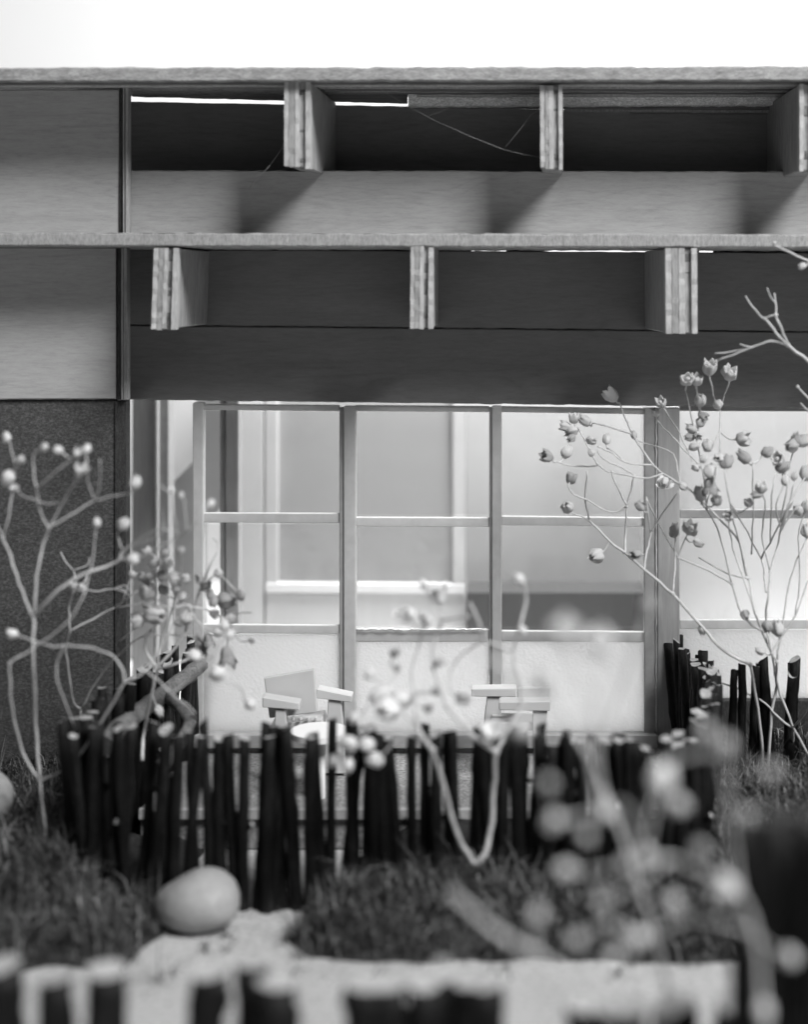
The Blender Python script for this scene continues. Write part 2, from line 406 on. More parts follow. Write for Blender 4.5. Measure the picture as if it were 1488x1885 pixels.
# beams of five plywood layers; (front x0, x1, top, bottom left, bottom right, back shift, back depth)
def beam(x0, x1, top, b0, b1, shift, Yf, Yb, lean=0.0):
    core = [(x0 + 1 + lean * 0.2, top), (x1 - 1, top), (x1 - 1 + lean, b1 - 1), (x0 + 1 + lean, b0 - 1)]
    f = [P(x, y, Yf + 0.006) for x, y in core]; b = [Vector((p.x + shift, Yb, p.z)) for p in f]
    bm = bmesh.new(); hexa(bm, f, b, 0.002); o = build('beam', bm, M['layer_mid'], H)
    n = 5; mats = ['layer_light', 'layer_dark', 'layer_light', 'layer_mid', 'layer_light']
    if random.random() < 0.5: mats[1], mats[3] = mats[3], mats[1]
    cuts = [0] + [(k + random.uniform(-0.15, 0.15)) / n for k in range(1, n)] + [1]
    for k in range(n):
        a, c = cuts[k] + 0.008, cuts[k + 1] - 0.008
        bm = bmesh.new(); prev = None; m = 14
        rec = 0.006 if mats[k] == 'layer_dark' else 0.0
        xa0, xa1 = x0 + (x1 - x0) * a, x0 + (x1 - x0) * c; bot = b0 + (b1 - b0) * (a + c) / 2
        for s in range(m + 1):
            t = s / m; y = top + (bot - top) * t + (random.uniform(-1.5, 1.5) if s == m else 0)
            def jj(): return random.uniform(-0.7, 0.7)
            yf = Yf + rec + random.uniform(-0.0012, 0.0012) + (random.uniform(0, 0.006) if rec and random.random() < .4 else 0)
            xs = (xa0 + lean * t + jj() * .5, xa1 + lean * t + jj() * .5)
            ring = [bm.verts.new(P(xs[0], y, yf)), bm.verts.new(P(xs[1], y, yf))]
            for p, xx in ((0, xs[1]), (0, xs[0])):
                q = P(xx, y, Yf); ring.append(bm.verts.new((q.x + shift * 0.07, Yf + 0.02, q.z)))
            if prev:
                for z in range(4): bm.faces.new((prev[z], prev[(z + 1) % 4], ring[(z + 1) % 4], ring[z]))
            else: bm.faces.new(ring)
            prev = ring
        bm.faces.new(prev[::-1])
        build('ply_layer', bm, M[mats[k]], o)
beam(523, 572, 150, 304, 312, 0.010, -0.274, 0.028)
beam(994, 1036, 158, 309, 313, 0.012, -0.274, 0.028, 1)
beam(1472, 1520, 155, 316, 316, -0.004, -0.274, 0.028)
beam(283, 329, 457, 607, 606, 0.002, -0.268, -0.001, -5)
beam(756, 799, 453, 604, 606, -0.002, -0.268, -0.001, -1)
beam(1225, 1284, 457, 615, 615, -0.012, -0.268, -0.001, 1)
beam(1690, 1735, 460, 615, 615, -0.012, -0.268, -0.001, 1)

# front window
Wn = empty('window', (0, 0, 0)); Wn.parent = H
YW0, YW1 = 0.002, 0.026
def bar(n, x0, x1, y0, y1, m='frame', w=Wn, dy=0.0, tilt=0.0, Ya=None, Yb=None):
    return quad_box(n, [(x0, y0), (x1, y0 + tilt), (x1, y1 + tilt), (x0, y1)], (YW0 if Ya is None else Ya) + dy, (YW1 if Yb is None else Yb) - dy, M[m], w, 0.0012)
bar('stile', 355, 374, 742, 1352)
bar('mullion', 633, 655, 748, 1352, 'frame'); bar('mullion', 625, 634, 750, 1350, 'frame_dark', dy=0.004)
bar('mullion', 906, 924, 748, 1352, 'frame'); bar('mullion', 901, 906.5, 750, 1350, 'frame_dark', dy=0.004)
bar('stile', 1187, 1208, 752, 1356, 'frame_dark')
for x0, x1, y, t in ((374, 625, 744, 2), (655, 901, 746, 2), (924, 1187, 748, 4)): bar('rail', x0, x1, y, y + 11, 'frame', dy=0.0075, tilt=t)
for x0, x1, y, h, t in ((374, 625, 944, 18, 1), (655, 901, 952, 17, 1), (924, 1187, 950, 17, 3)): bar('glazing_bar', x0, x1, y, y + h, 'frame', dy=0.0075, tilt=t)
for x0, x1, y, h, t in ((374, 625, 1149, 16, 2), (655, 901, 1159, 22, 0), (924, 1187, 1161, 19, 2)): bar('glazing_bar', x0, x1, y, y + h, 'frame', dy=0.0075, tilt=t)
for x0, x1 in ((374, 625), (655, 901), (924, 1187)):
    rect('pane', x0, x1, 757, 946, 0.014, 0.016, M['clear'], Wn, 0); rect('pane', x0, x1, 966, 1152, 0.014, 0.016, M['clear'], Wn, 0)
    rect('frosted_pane', x0 + 0.3, x1 - 0.3, 1168, 1351, 0.012, 0.018, M['frosted'], Wn, 0)
bm = bmesh.new()
tube(bm, [P(656 + k * 6, 1158.5 + random.uniform(-1, 1.5), 0.0035) for k in range(41)], 0.0022, 0.002, 6, 0.5)
build('glue_bead', bm, M['glue'], Wn)
bm = bmesh.new()
tube(bm, [P(1208.5 + random.uniform(-.6, .6), 760 + k * 12, 0.0) for k in range(50)], 0.0011, 0.0011, 5, 0.5)
build('glue_bead', bm, M['glue'], Wn)
rect('window_sill', 340, 1212, 1352.5, 1378, -0.012, 0.05, M['frame_dark'], H)
rect('post', 1211, 1252, 752, 1480, 0.0, 0.06, M['post'], H)
# window on the right
W2 = empty('window', (0, 0, 0)); W2.parent = H
bar('rail', 1252, XR, 742, 757, 'frame_dark', W2, 0, 2, 0.03, 0.05)
bar('glazing_bar', 1252, XR, 938, 954, 'frame_dark', W2, 0.006, 1, 0.03, 0.05)
bar('glazing_bar', 1252, XR, 1141, 1158, 'frame', W2, 0.006, -2, 0.03, 0.05)
bar('mullion', 1640, 1662, 757, 1290, 'frame', W2, 0.003, 0, 0.03, 0.05)
rect('pane', 1252, XR, 758, 938, 0.039, 0.041, M['clear'], W2, 0); rect('pane', 1252, XR, 956, 1140, 0.039, 0.041, M['clear'], W2, 0)
rect('frosted_pane', 1252, XR, 1159, 1288, 0.036, 0.042, M['frosted'], W2, 0)
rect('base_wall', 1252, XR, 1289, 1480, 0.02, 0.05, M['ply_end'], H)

# rooms behind the glass (left open at the top to let light in)
ZT = 0.80
def room(name, x0, x1, y1, Y, th, mat, ztop=ZT, y0=None):
    a, b_ = P(x0, y1, Y), P(x1, y1, Y)
    zt = ztop if y0 is None else P(x0, y0, Y).z
    zb = max(a.z, 0.088)
    f = [Vector((a.x, Y, zt)), Vector((b_.x, Y, zt)), Vector((b_.x, Y, zb)), Vector((a.x, Y, zb))]
    b = [p + Vector((0, th, 0)) for p in f]
    bm = bmesh.new(); hexa(bm, f, b, 0.002); return build(name, bm, mat, H)
bm = bmesh.new(); hexa(bm, [Vector((-.85, .055, .085)), Vector((1.6, .055, .085)), Vector((1.6, .055, .004)), Vector((-.85, .055, .004))],
                       [Vector((-.85, 1.5, .085)), Vector((1.6, 1.5, .085)), Vector((1.6, 1.5, .004)), Vector((-.85, 1.5, .004))])
build('room_floor', bm, M['white'], H)
room('room_wall', 100, 378, 1450, 0.62, 0.02, M['white_grey'])
room('column', 244, 284, 1450, 0.28, 0.06, M['post']); room('column', 285, 291, 1450, 0.275, 0.03, M['frame']); room('column', 292, 311, 1450, 0.29, 0.05, M['frame_dark'])
quad_box('room_panel', [(300, 905), (372, 835), (372, 1210), (300, 1210)], 0.45, 0.46, M['grey_wall'], H)
quad_box('room_panel', [(362, 700), (420, 700), (420, 925), (362, 975)], 0.40, 0.41, M['grey_wall'], H)
room('column', 405, 414, 1450, 0.205, 0.03, M['frame_dark']); room('column', 415, 440, 1450, 0.20, 0.04, M['post'])
room('room_wall', 430, 485, 1450, 0.55, 0.02, M['white_grey']); room('room_wall', 484, 489, 1450, 0.575, 0.02, M['grey_low'])
Wb = empty('window', (0, 0, 0)); Wb.parent = H
bar('stile', 488, 511, 700, 1073, 'white_grey', Wb, 0, 0, 0.55, 0.58)
bar('stile', 834, 856, 700, 1073, 'white_grey', Wb, 0, 0, 0.55, 0.58)
bar('rail', 488, 856, 1074, 1091, 'white', Wb, 0, 2, 0.545, 0.60)
rect('pane', 511.5, 833.5, 690, 1072, 0.565, 0.575, M['grey_wall'], Wb, 0)
room('room_wall', 488, 857, 1450, 0.552, 0.03, M['white_grey'], y0=1093)
room('room_wall', 857, 1330, 1450, 0.75, 0.02, M['grey_wall'])
room('cupboard', 860, 1225, 1450, 0.50, 0.12, M['grey_low'], y0=1090)
room('room_wall', 1225, 1240, 1450, 0.10, 0.5, M['white_grey'])
room('room_wall', 1240, 2300, 1450, 0.45, 0.02, M['white'])

# terrace in front of the window
T = [Vector((-.60, -.30, .068)), Vector((.335, -.30, .068)), Vector((.335, -.30, .002)), Vector((-.60, -.30, .002))]
bm = bmesh.new(); hexa(bm, T, [Vector((p.x, -0.005, p.z)) for p in T], 0.001)
tag(build('terrace', bm, M['terrace']), kind='structure')
T = [Vector((-.60, -.312, .071)), Vector((.335, -.312, .071)), Vector((.335, -.312, .054)), Vector((-.60, -.312, .054))]
bm = bmesh.new(); hexa(bm, T, [Vector((p.x, -0.3005, p.z)) for p in T], 0.001)
tag(build('terrace_kerb', bm, M['crumb']), kind='structure')

# ---------------------------------------------------------------- garden furniture
def part_q(name, c, Y0, th, parent, mat='furniture', dx=0):
    f = [P(x, y, Y0) for x, y in c]; b = [Vector((p.x + dx, Y0 + th, p.z)) for p in f]
    bm = bmesh.new(); hexa(bm, f, b, 0.0012); return build(name, bm, M[mat], parent)
ch = empty('garden_chair', (P(560, 1420, -0.12).x, -0.12, 0.068))
tag(ch, 'white card armchair with a tall tilted back in front of the left window bay', 'chair', 'white card armchairs on the terrace')
part_q('backrest', [(486, 1248), (578, 1232), (584, 1311), (496, 1322)], -0.16, 0.010, ch)
part_q('armrest', [(483, 1283), (551, 1294), (551, 1307), (483, 1302)], -0.20, 0.03, ch)
part_q('armrest', [(583, 1268), (648, 1281), (647, 1293), (581, 1285)], -0.14, 0.03, ch)
part_q('leg', [(507, 1307), (526, 1307), (530, 1424), (500, 1424)], -0.195, 0.02, ch)
part_q('leg', [(604, 1290), (628, 1292), (636, 1424), (596, 1424)], -0.135, 0.02, ch)
part_q('seat', [(498, 1334), (592, 1324), (596, 1338), (500, 1348)], -0.148, 0.06, ch)
for k in range(4): part_q('slat', [(536 + k * 14, 1321), (541 + k * 14, 1320), (542 + k * 14, 1327), (537 + k * 14, 1328)], -0.16, 0.008, ch)
ch = empty('garden_chair', (P(950, 1420, -0.12).x, -0.12, 0.068))
tag(ch, 'white card armchair turned sideways in front of the right window bay', 'chair', 'white card armchairs on the terrace')
part_q('backrest', [(952, 1267), (1014, 1266), (1012, 1292), (953, 1291)], -0.16, 0.012, ch)
part_q('armrest', [(868, 1268), (951, 1267), (951, 1283), (868, 1282)], -0.13, 0.03, ch)
part_q('armrest', [(919, 1292), (1014, 1291), (1013, 1309), (919, 1307)], -0.19, 0.03, ch)
part_q('leg', [(981, 1309), (1008, 1309), (1001, 1424), (983, 1424)], -0.185, 0.02, ch)
part_q('leg', [(897, 1283), (923, 1283), (917, 1424), (880, 1424)], -0.125, 0.02, ch)
part_q('seat', [(905, 1330), (985, 1330), (985, 1345), (905, 1345)], -0.175, 0.06, ch)
tb = empty('garden_table', (P(586, 1337, -0.25).x, -0.25, 0.07))
tag(tb, 'small round white table between the left armchair and the twig fence', 'table')
def disc(name, c, r, h, parent, mat, seg=40):
    bm = bmesh.new(); bmesh.ops.create_cone(bm, cap_ends=True, segments=seg, radius1=r, radius2=r, depth=h, matrix=Matrix.Translation(c))
    return build(name, bm, mat, parent)
c = P(588, 1349, -0.25)
disc('table_top', c, 0.048, 0.010, tb, M['white']); disc('leg', Vector((c.x, c.y, (c.z - .0052 + .069) / 2)), 0.010, c.z - .0052 - .069, tb, M['white'], 16)

# ---------------------------------------------------------------- twig fences
PV = []
for k in range(12):
    bm = bmesh.new(); rnd = random.Random(50 + k); nlev, seg = 12, 10
    kx, ky, sl, sa = rnd.uniform(-1, 1), rnd.uniform(-1, 1), rnd.uniform(.0, .006), rnd.uniform(0, 6.28); rings = []
    knots = [(rnd.uniform(.05, .25), rnd.uniform(0, 6.28)) for _ in range(3)]
    for i in range(nlev + 1):
        t = i / nlev; z = t * .30 - .03; ring = []
        cx = .0035 * kx * math.sin(t * 4 + k) + rnd.uniform(-.0008, .0008); cy = .004 * ky * math.sin(t * 3.3)
        for j in range(seg):
            a_ = 6.2832 * j / seg; r = (.0122 - .0018 * t) * (1 + .16 * noise.noise((math.cos(a_) * 1.3, math.sin(a_) * 1.3, z * 22 + k * 5)) + .08 * noise.noise((a_ * 3, z * 90, k)))
            for kz, ka in knots: r += .0032 * math.exp(-((z - kz) / .006) ** 2) * max(0, math.cos(a_ - ka))
            zz = z + (sl * math.cos(a_ - sa) + rnd.uniform(-.0012, .0012) if i == nlev else 0)
            ring.append(bm.verts.new((cx + r * math.cos(a_), cy + r * math.sin(a_), zz)))
        rings.append(ring)
    for a_, b_ in zip(rings, rings[1:]):
        for j in range(seg):
            f = bm.faces.new((a_[j], a_[(j + 1) % seg], b_[(j + 1) % seg], b_[j])); f.smooth = True
    c_ = bm.verts.new((cx, cy, .27 + rnd.uniform(-.002, .001)))
    for j in range(seg): f = bm.faces.new((rings[-1][j], rings[-1][(j + 1) % seg], c_)); f.material_index = 1
    if k % 4 == 0:      # a stub where a side twig was cut off
        z = rnd.uniform(.1, .2); q = Vector((0, 0, z)); a_ = rnd.uniform(0, 6.28)
        e = Vector((math.cos(a_) * .021, math.sin(a_) * .021, z + .014)); tube(bm, [q, q.lerp(e, .6), e], .006, .0045, 6, .1, 0, 1)
    bmesh.ops.recalc_face_normals(bm, faces=bm.faces[:])
    me = bpy.data.meshes.new('picket'); bm.to_mesh(me); bm.free(); me.materials.append(M['bark']); me.materials.append(M['cut']); PV.append(me)
PD = []
for me in PV:       # weathered twigs with dark ends
    q = me.copy(); q.materials[1] = M['bark']; PD.append(q)
def fence(path, spacing, label, group, top=0.27, jitter=0.012, zf=None, sc=1.0, seed=1, skip=0.0, extra=None):
    rnd = random.Random(seed)
    pts = catmull([Vector((x, y, 0)) for x, y in path], 12)
    root = empty('twig_fence', (path[0][0], path[0][1], 0)); tag(root, label, 'fence', group)
    acc = 0.0; nxt = 0.0
    for a, b_ in zip(pts, pts[1:]):
        L = (b_ - a).length
        while nxt <= acc + L:
            p = a.lerp(b_, (nxt - acc) / L if L else 0)
            nxt += spacing * rnd.uniform(0.84, 1.2)
            if rnd.random() < skip: continue
            o = bpy.data.objects.new('picket', rnd.choice(PV)); C.objects.link(o); o.parent = root
            z = zf(p.x, p.y) if zf else 0
            o.location = Vector((p.x + rnd.uniform(-.003, .003), p.y + rnd.uniform(-.008, .008), z)) - root.location
            s = rnd.uniform(.62, .96) * sc
            o.scale = (s, s, (top - z + rnd.uniform(-jitter, jitter)) / 0.27)
            o.rotation_euler = (rnd.gauss(0, .03), rnd.gauss(0.02, .045), rnd.uniform(0, 6.28))
        acc += L
    for x, y, h, s in extra or ():
        o = bpy.data.objects.new('picket', rnd.choice(PD if h > .3 else PV)); C.objects.link(o); o.parent = root
        o.location = Vector((x, y, 0)) - root.location; o.scale = (s, s, h / 0.27); o.rotation_euler = (rnd.gauss(0, .03), rnd.gauss(0, .03), rnd.uniform(0, 6.28))
    return root
GF = 'fences of dark cut twigs'
fence([(-.575, .02), (-.60, -.15), (-.635, -.34), (-.65, -.48), (-.60, -.535), (-.42, -.54), (-.2, -.535), (0, -.545), (.13, -.58), (.20, -.62), (.265, -.57), (.305, -.45), (.338, -.29), (.342, -.15), (.325, 0), (.315, .10)],
      0.0162, 'dark twig picket fence curving round the terrace before the wide window', GF, seed=4,
      extra=[(-.02 + .0255 * k, -.528 - .0075 * k + random.uniform(-.006, .006), .268 + random.uniform(-.012, .008), random.uniform(.7, 1.0)) for k in range(9)])
fence([(.352, -.17), (.45, -.17), (.6, -.18), (.8, -.2)], 0.0175, 'short dark twig fence under the bright window at the right', GF, seed=9, jitter=.015)
FX = [(5, 1775, 1.5), (102, 1800, 1.3), (194, 1785, 1.5), (388, 1784, 1.4), (482, 1774, 1.4), (532, 1802, 1.5), (676, 1798, 1.6), (722, 1806, 1.5), (765, 1812, 1.3), (815, 1796, 1.3), (858, 1806, 1.2), (903, 1798, 1.3), (1076, 1846, 1.5), (1112, 1856, 1.2), (1170, 1848, 1.3), (1225, 1856, 1.2), (1268, 1844, 1.4), (1330, 1850, 1.3), (1362, 1856, 1.2)]
ex = []
for px, py, s_ in FX:
    d = (CZ - .20) * D * 1000 / (py - VY); ex.append(((px - VX) / 1000 * d / D, d - D, .20, s_ * 1.32))
for px, d, h, s_ in ((1425, 1.42, .43, 1.5), (1478, 1.40, .435, 1.6), (1530, 1.42, .43, 1.5), (1402, 1.50, .40, 1.35), (1452, 1.53, .395, 1.5), (1505, 1.52, .40, 1.5)):
    ex.append(((px - VX) / 1000 * d / D, d - D, h, s_))
fence([(-.60, -1.19), (-.605, -1.195)], 0.045, 'blurred dark twig fence closest to the viewer along the bottom of the scene', GF, top=.20, seed=23, extra=ex)

# ---------------------------------------------------------------- stones and driftwood
def pebble(name, c, size, rot, label, pointy=0.25, seed=1):
    bm = bmesh.new(); bmesh.ops.create_icosphere(bm, subdivisions=4, radius=1)
    for v in bm.verts:
        p = v.co.copy(); k = 1 + pointy * 0.55 * p.x - 0.05 * abs(p.x)
        q = Vector((p.x, p.y * k, p.z * k)) * (1 + 0.07 * noise.noise(p * 1.4 + Vector((seed, 0, 0))) + 0.018 * noise.noise(p * 5) + 0.006 * noise.noise(p * 17))
        v.co = Vector((q.x * size[0], q.y * size[1], q.z * size[2]))
    bmesh.ops.rotate(bm, verts=bm.verts[:], cent=(0, 0, 0), matrix=Matrix.Rotation(rot, 3, 'Y'))
    zmin = min(v.co.z for v in bm.verts); base = Vector((c[0], c[1], c[2] - zmin))
    for v in bm.verts: v.co += base
    return tag(build(name, bm, M['stone'], None, True), label, 'stone')
pebble('pebble', (P(362, 1690, -.60).x, -.60, -0.004), (.0635, .052, .0425), R(-7), 'smooth egg shaped grey pebble on the pale path before the fence', 0.35, 3)
pebble('pebble', (P(-38, 1550, -.40).x, -.40, .068), (.052, .05, .05), R(70), 'smooth pebble in the grass, cut off by the left border', 0.2, 8)
bm = bmesh.new(); random.seed(5)
tube(bm, catmull([P(372, 1222, -.10), P(345, 1243, -.14), P(300, 1278, -.22), P(255, 1312, -.30), P(212, 1348, -.38), P(190, 1372, -.42)], 4), .0125, .017, 9, .12)
tube(bm, catmull([P(352, 1325, -.30), P(335, 1360, -.32), P(312, 1392, -.34), P(296, 1412, -.35)], 4), .010, .013, 9, .12)
tube(bm, [P(300, 1278, -.22), P(330, 1300, -.26), P(352, 1325, -.30)], .009, .010, 8, .1)
tag(build('driftwood_twig', bm, M['driftwood']), 'pale thick dry twig lying slanted inside the left end of the fence', 'twig')

# crumbs of grit and dry fibres lying on the path
bm = bmesh.new(); rnd = random.Random(77)
for k in range(260):
    x = rnd.uniform(-.75, .45); y = rnd.uniform(-1.1, -.56)
    if max(h_left(x, y), h_right(x, y)) > .002: continue
    r = rnd.uniform(.0008, .0022)
    if k % 3: bmesh.ops.create_icosphere(bm, subdivisions=1, radius=r, matrix=Matrix.Translation((x, y, r * .6)) @ Matrix.Rotation(rnd.uniform(0, 3), 4, 'X') @ Matrix.Diagonal((1, rnd.uniform(.5, 1), rnd.uniform(.5, 1), 1)))
    else:
        a = rnd.uniform(0, 6.28); q = Vector((math.cos(a), math.sin(a), 0)) * rnd.uniform(.008, .02)
        tube(bm, [Vector((x, y, .001)), Vector((x, y, .004)) + q * .5, Vector((x, y, .0015)) + q], .0007, .0005, 4)
tag(build('path_grit', bm, M['crumb']), kind='stuff')

# ---------------------------------------------------------------- spider threads under the roof
bm = bmesh.new()
for a, b_ in (((700, 165), (800, 222)), ((800, 222), (925, 275)), ((925, 275), (1000, 291)), ((930, 272), (978, 212)), ((978, 212), (994, 200)), ((790, 214), (840, 192))):
    tube(bm, [P(a[0], a[1], -.24), P((a[0] + b_[0]) / 2, (a[1] + b_[1]) / 2 + 1.5, -.24), P(b_[0], b_[1], -.24)], .0003, .0003, 4)
for a, b_ in (((532, 256), (497, 305)), ((497, 305), (458, 348)), ((476, 322), (464, 343))):
    tube(bm, [P(a[0], a[1], -.26), P(b_[0], b_[1], -.20)], .0003, .0003, 4)
tag(build('spider_web', bm, M['thread']), 'fine spider threads stretched between the beams under the roof', 'spider web')

# ---------------------------------------------------------------- dried flower plants
def bud_mesh(kind, seed):
    """unit bud: stalk end at the origin, growing along +Z, about 1 high and 1 wide"""
    rnd = random.Random(seed); bm = bmesh.new(); n = 20
    if kind == 'closed': prof = [(.07, 0), (.26, .06), (.43, .24), (.48, .46), (.42, .68), (.30, .84), (.20, .95)]
    elif kind == 'open': prof = [(.07, 0), (.28, .06), (.46, .24), (.53, .48), (.53, .72), (.47, .92)]
    else: prof = [(.06, 0), (.24, .07), (.38, .28), (.42, .52), (.46, .74), (.66, .98)]
    off = Vector((seed * 3.1, 0, 0)); amp = {'closed': .13, 'open': .14, 'bell': .26}[kind]; rings = []
    for i, (r, z) in enumerate(prof):
        t = i / (len(prof) - 1); ring = []
        for k in range(n):
            a = 2 * math.pi * k / n; lobe = math.cos(5 * a)
            rr = r * (1 + .13 * lobe * min(1, t * 1.6)); zz = z
            if i >= len(prof) - 2: zz += amp * (1 if i == len(prof) - 1 else .3) * (lobe - (.3 if kind == 'open' else 0)) * (1 + .5 * math.sin(a * 2 + seed))
            p = Vector((rr * math.cos(a), rr * math.sin(a), zz)); p += Vector((noise.noise(p * 3 + off), noise.noise(p * 3 - off), noise.noise(p * 3 + off * 2))) * .11
            ring.append(bm.verts.new(p))
        rings.append(ring)
    for a, b_ in zip(rings, rings[1:]):
        for k in range(n): bm.faces.new((a[k], a[(k + 1) % n], b_[(k + 1) % n], b_[k]))
    bm.faces.new(rings[0][::-1])
    inner = [[bm.verts.new((v.co.x * s, v.co.y * s, z if z is not None else v.co.z - .03)) for v in rings[-1]] for s, z in ((.84, None), (.66, .6), (.3, .4))]
    seq = [rings[-1]] + inner
    for a, b_ in zip(seq, seq[1:]):
        for k in range(n): bm.faces.new((a[k], a[(k + 1) % n], b_[(k + 1) % n], b_[k]))
    bm.faces.new(inner[-1])
    if kind == 'open': bmesh.ops.create_icosphere(bm, subdivisions=2, radius=.22, matrix=Matrix.Translation((0.05, 0.03, .62)))
    bmesh.ops.recalc_face_normals(bm, faces=bm.faces[:])
    me = bpy.data.meshes.new('flower_bud'); bm.to_mesh(me); bm.free()
    me.polygons.foreach_set('use_smooth', [True] * len(me.polygons)); return me
BUDS = {}
for kind in ('closed', 'open', 'bell'):
    for mt in ('bud', 'bud_dark', 'bud_pale'):
        BUDS[kind, mt] = []
        for s in range(4):
            me = bud_mesh(kind, s + 11); me.materials.append(M[mt]); BUDS[kind, mt].append(me)
def petal_mesh():
    bm = bmesh.new(); rnd = random.Random(3)
    for k in range(14):
        a = k * 2.4; tilt = .5 + .85 * k / 14; L = rnd.uniform(.55, .75); pr = None
        for i in range(5):
            t = i / 4; w = .30 * math.sin(math.pi * (0.12 + .72 * t)); r = L * t * math.sin(tilt); z = L * t * math.cos(tilt) + .12 * t * t
            c, s = math.cos(a), math.sin(a)
            cur = [bm.verts.new((c * r - s * q + rnd.uniform(-.02, .02), s * r + c * q, z + .2 * abs(q))) for q in (-w, 0, w)]
            if pr:
                for j in range(2): bm.faces.new((pr[j], pr[j + 1], cur[j + 1], cur[j]))
            pr = cur
    me = bpy.data.meshes.new('blossom'); bm.to_mesh(me); bm.free(); me.materials.append(M['petal']); return me
PETAL = petal_mesh()

def parse(s): return [tuple(float(v) for v in p.split(',')) for p in s.split()]
def plant(name, label, group, Y0, stems, buds, amp=0.06, seed=1, base=None, dfun=None, pale=False):
    """stems: (radius in photo px, 'x,y x,y ...'); buds: 'x,y,size[,kind]' with kind 0 closed 1 open 2 bell 3 dark closed 4 dark open 5 dark bell 6 white blossom 7 pale open 8 pale bell 9 pale closed"""
    rnd = random.Random(seed)
    def dep(x, y):
        if dfun: return dfun(x, y)
        return Y0 + amp * (noise.noise((x * .006, y * .006, seed * 3.7)) * 1.3 + .5 * noise.noise((x * .017, y * .017, seed)))
    def Q(x, y): return P(x, y, dep(x, y))
    b0 = parse(stems[0][1])[0]; root = empty(name, Q(*b0)); tag(root, label, 'dried flower', group)
    verts = []; ends = []
    for i, (r, s) in enumerate(stems):
        pp = parse(s); q = catmull([Q(*a) for a in pp], 4); k = (D + Y0) / D / 1000
        bm = bmesh.new(); random.seed(seed * 100 + i)
        rs, re = (r, r * .8) if r > 3 else (r, r * .75)
        q = [p + Vector((noise.noise(p * 60 + Vector((i, 0, 0))), 0, noise.noise(p * 60 + Vector((0, 0, i + 5))))) * .0022 * (0 < m < len(q) - 1) for m, p in enumerate(q)]
        tube(bm, q, rs * k, re * k, 7 if r > 2.5 else 5, .13)
        if r > 2.2:        # a small knot where branches leave
            for e in (pp[-1],):
                bmesh.ops.create_icosphere(bm, subdivisions=1, radius=r * k * 1.45, matrix=Matrix.Translation(Q(*e)))
        build('stem' if i == 0 else 'branch', bm, M['stem'], root)
        ends.append((pp[-1], pp[-2])); ends.append((pp[0], pp[1])) if i else None
        verts += [(a, Q(*a)) for a in pp]
    for b in buds.split():
        v = b.split(','); x, y, sz = float(v[0]), float(v[1]), float(v[2]); kd = int(v[3]) if len(v) > 3 else rnd.choice((0, 0, 1, 1, 3))
        c = Q(x, y); k = (D + c.y) / D / 1000; h = sz * k * (.86 if sz < 44 else .95)
        near = min(verts, key=lambda a: (a[0][0] - x) ** 2 + (a[0][1] - y) ** 2)
        dist = math.hypot(near[0][0] - x, near[0][1] - y)
        d = (c - near[1])
        if dist < 5: e = min(ends, key=lambda a: (a[0][0] - x) ** 2 + (a[0][1] - y) ** 2); d = Q(*e[0]) - Q(*e[1])
        d = d.normalized() if d.length > 1e-5 else Vector((0, 0, 1))
        if kd in (2, 5): d = Vector((rnd.uniform(-.25, .25), rnd.uniform(-.2, .2), -1)).normalized()
        else: d = (d + Vector((rnd.uniform(-.3, .3), rnd.uniform(-.5, .1), rnd.uniform(0, .5)))).normalized()
        if kd == 6: d = Vector((rnd.uniform(-.3, .3), -.6, .75)).normalized()
        if kd == 3 and rnd.random() < .55: kd = 0
        if pale and kd < 3: kd += 7 - (kd + 7) % 3 + kd % 3 if False else 6 + (kd if kd else 3)
        kind = ('closed', 'open', 'bell')[kd % 3]; mt = 'bud' if kd < 3 else 'bud_dark' if kd < 6 else 'bud_pale'
        base_p = c - d * h * 0.5
        me = PETAL if kd == 6 else rnd.choice(BUDS[kind, mt])
        o = bpy.data.objects.new('blossom' if kd == 6 else 'flower_bud', me); C.objects.link(o); o.parent = root
        o.location = base_p - root.location; o.scale = (h * rnd.uniform(.72, 1.0), h * rnd.uniform(.72, 1.0), h)
        o.rotation_euler = (d.to_track_quat('Z', 'Y') @ Matrix.Rotation(rnd.uniform(0, 6.28), 3, 'Z').to_quaternion()).to_euler()
        if dist > sz * .45 and dist < 170:
            bm = bmesh.new(); m = near[1].lerp(base_p, .55) + Vector((0, 0, -.004 if kd not in (2, 5) else .006))
            tube(bm, catmull([near[1], m, base_p + d * h * .1], 4), 1.6 * k, 1.5 * k, 5)
            build('stalk', bm, M['stem'], root)
    return root
GP = 'dried flower twigs set in the grass as trees'
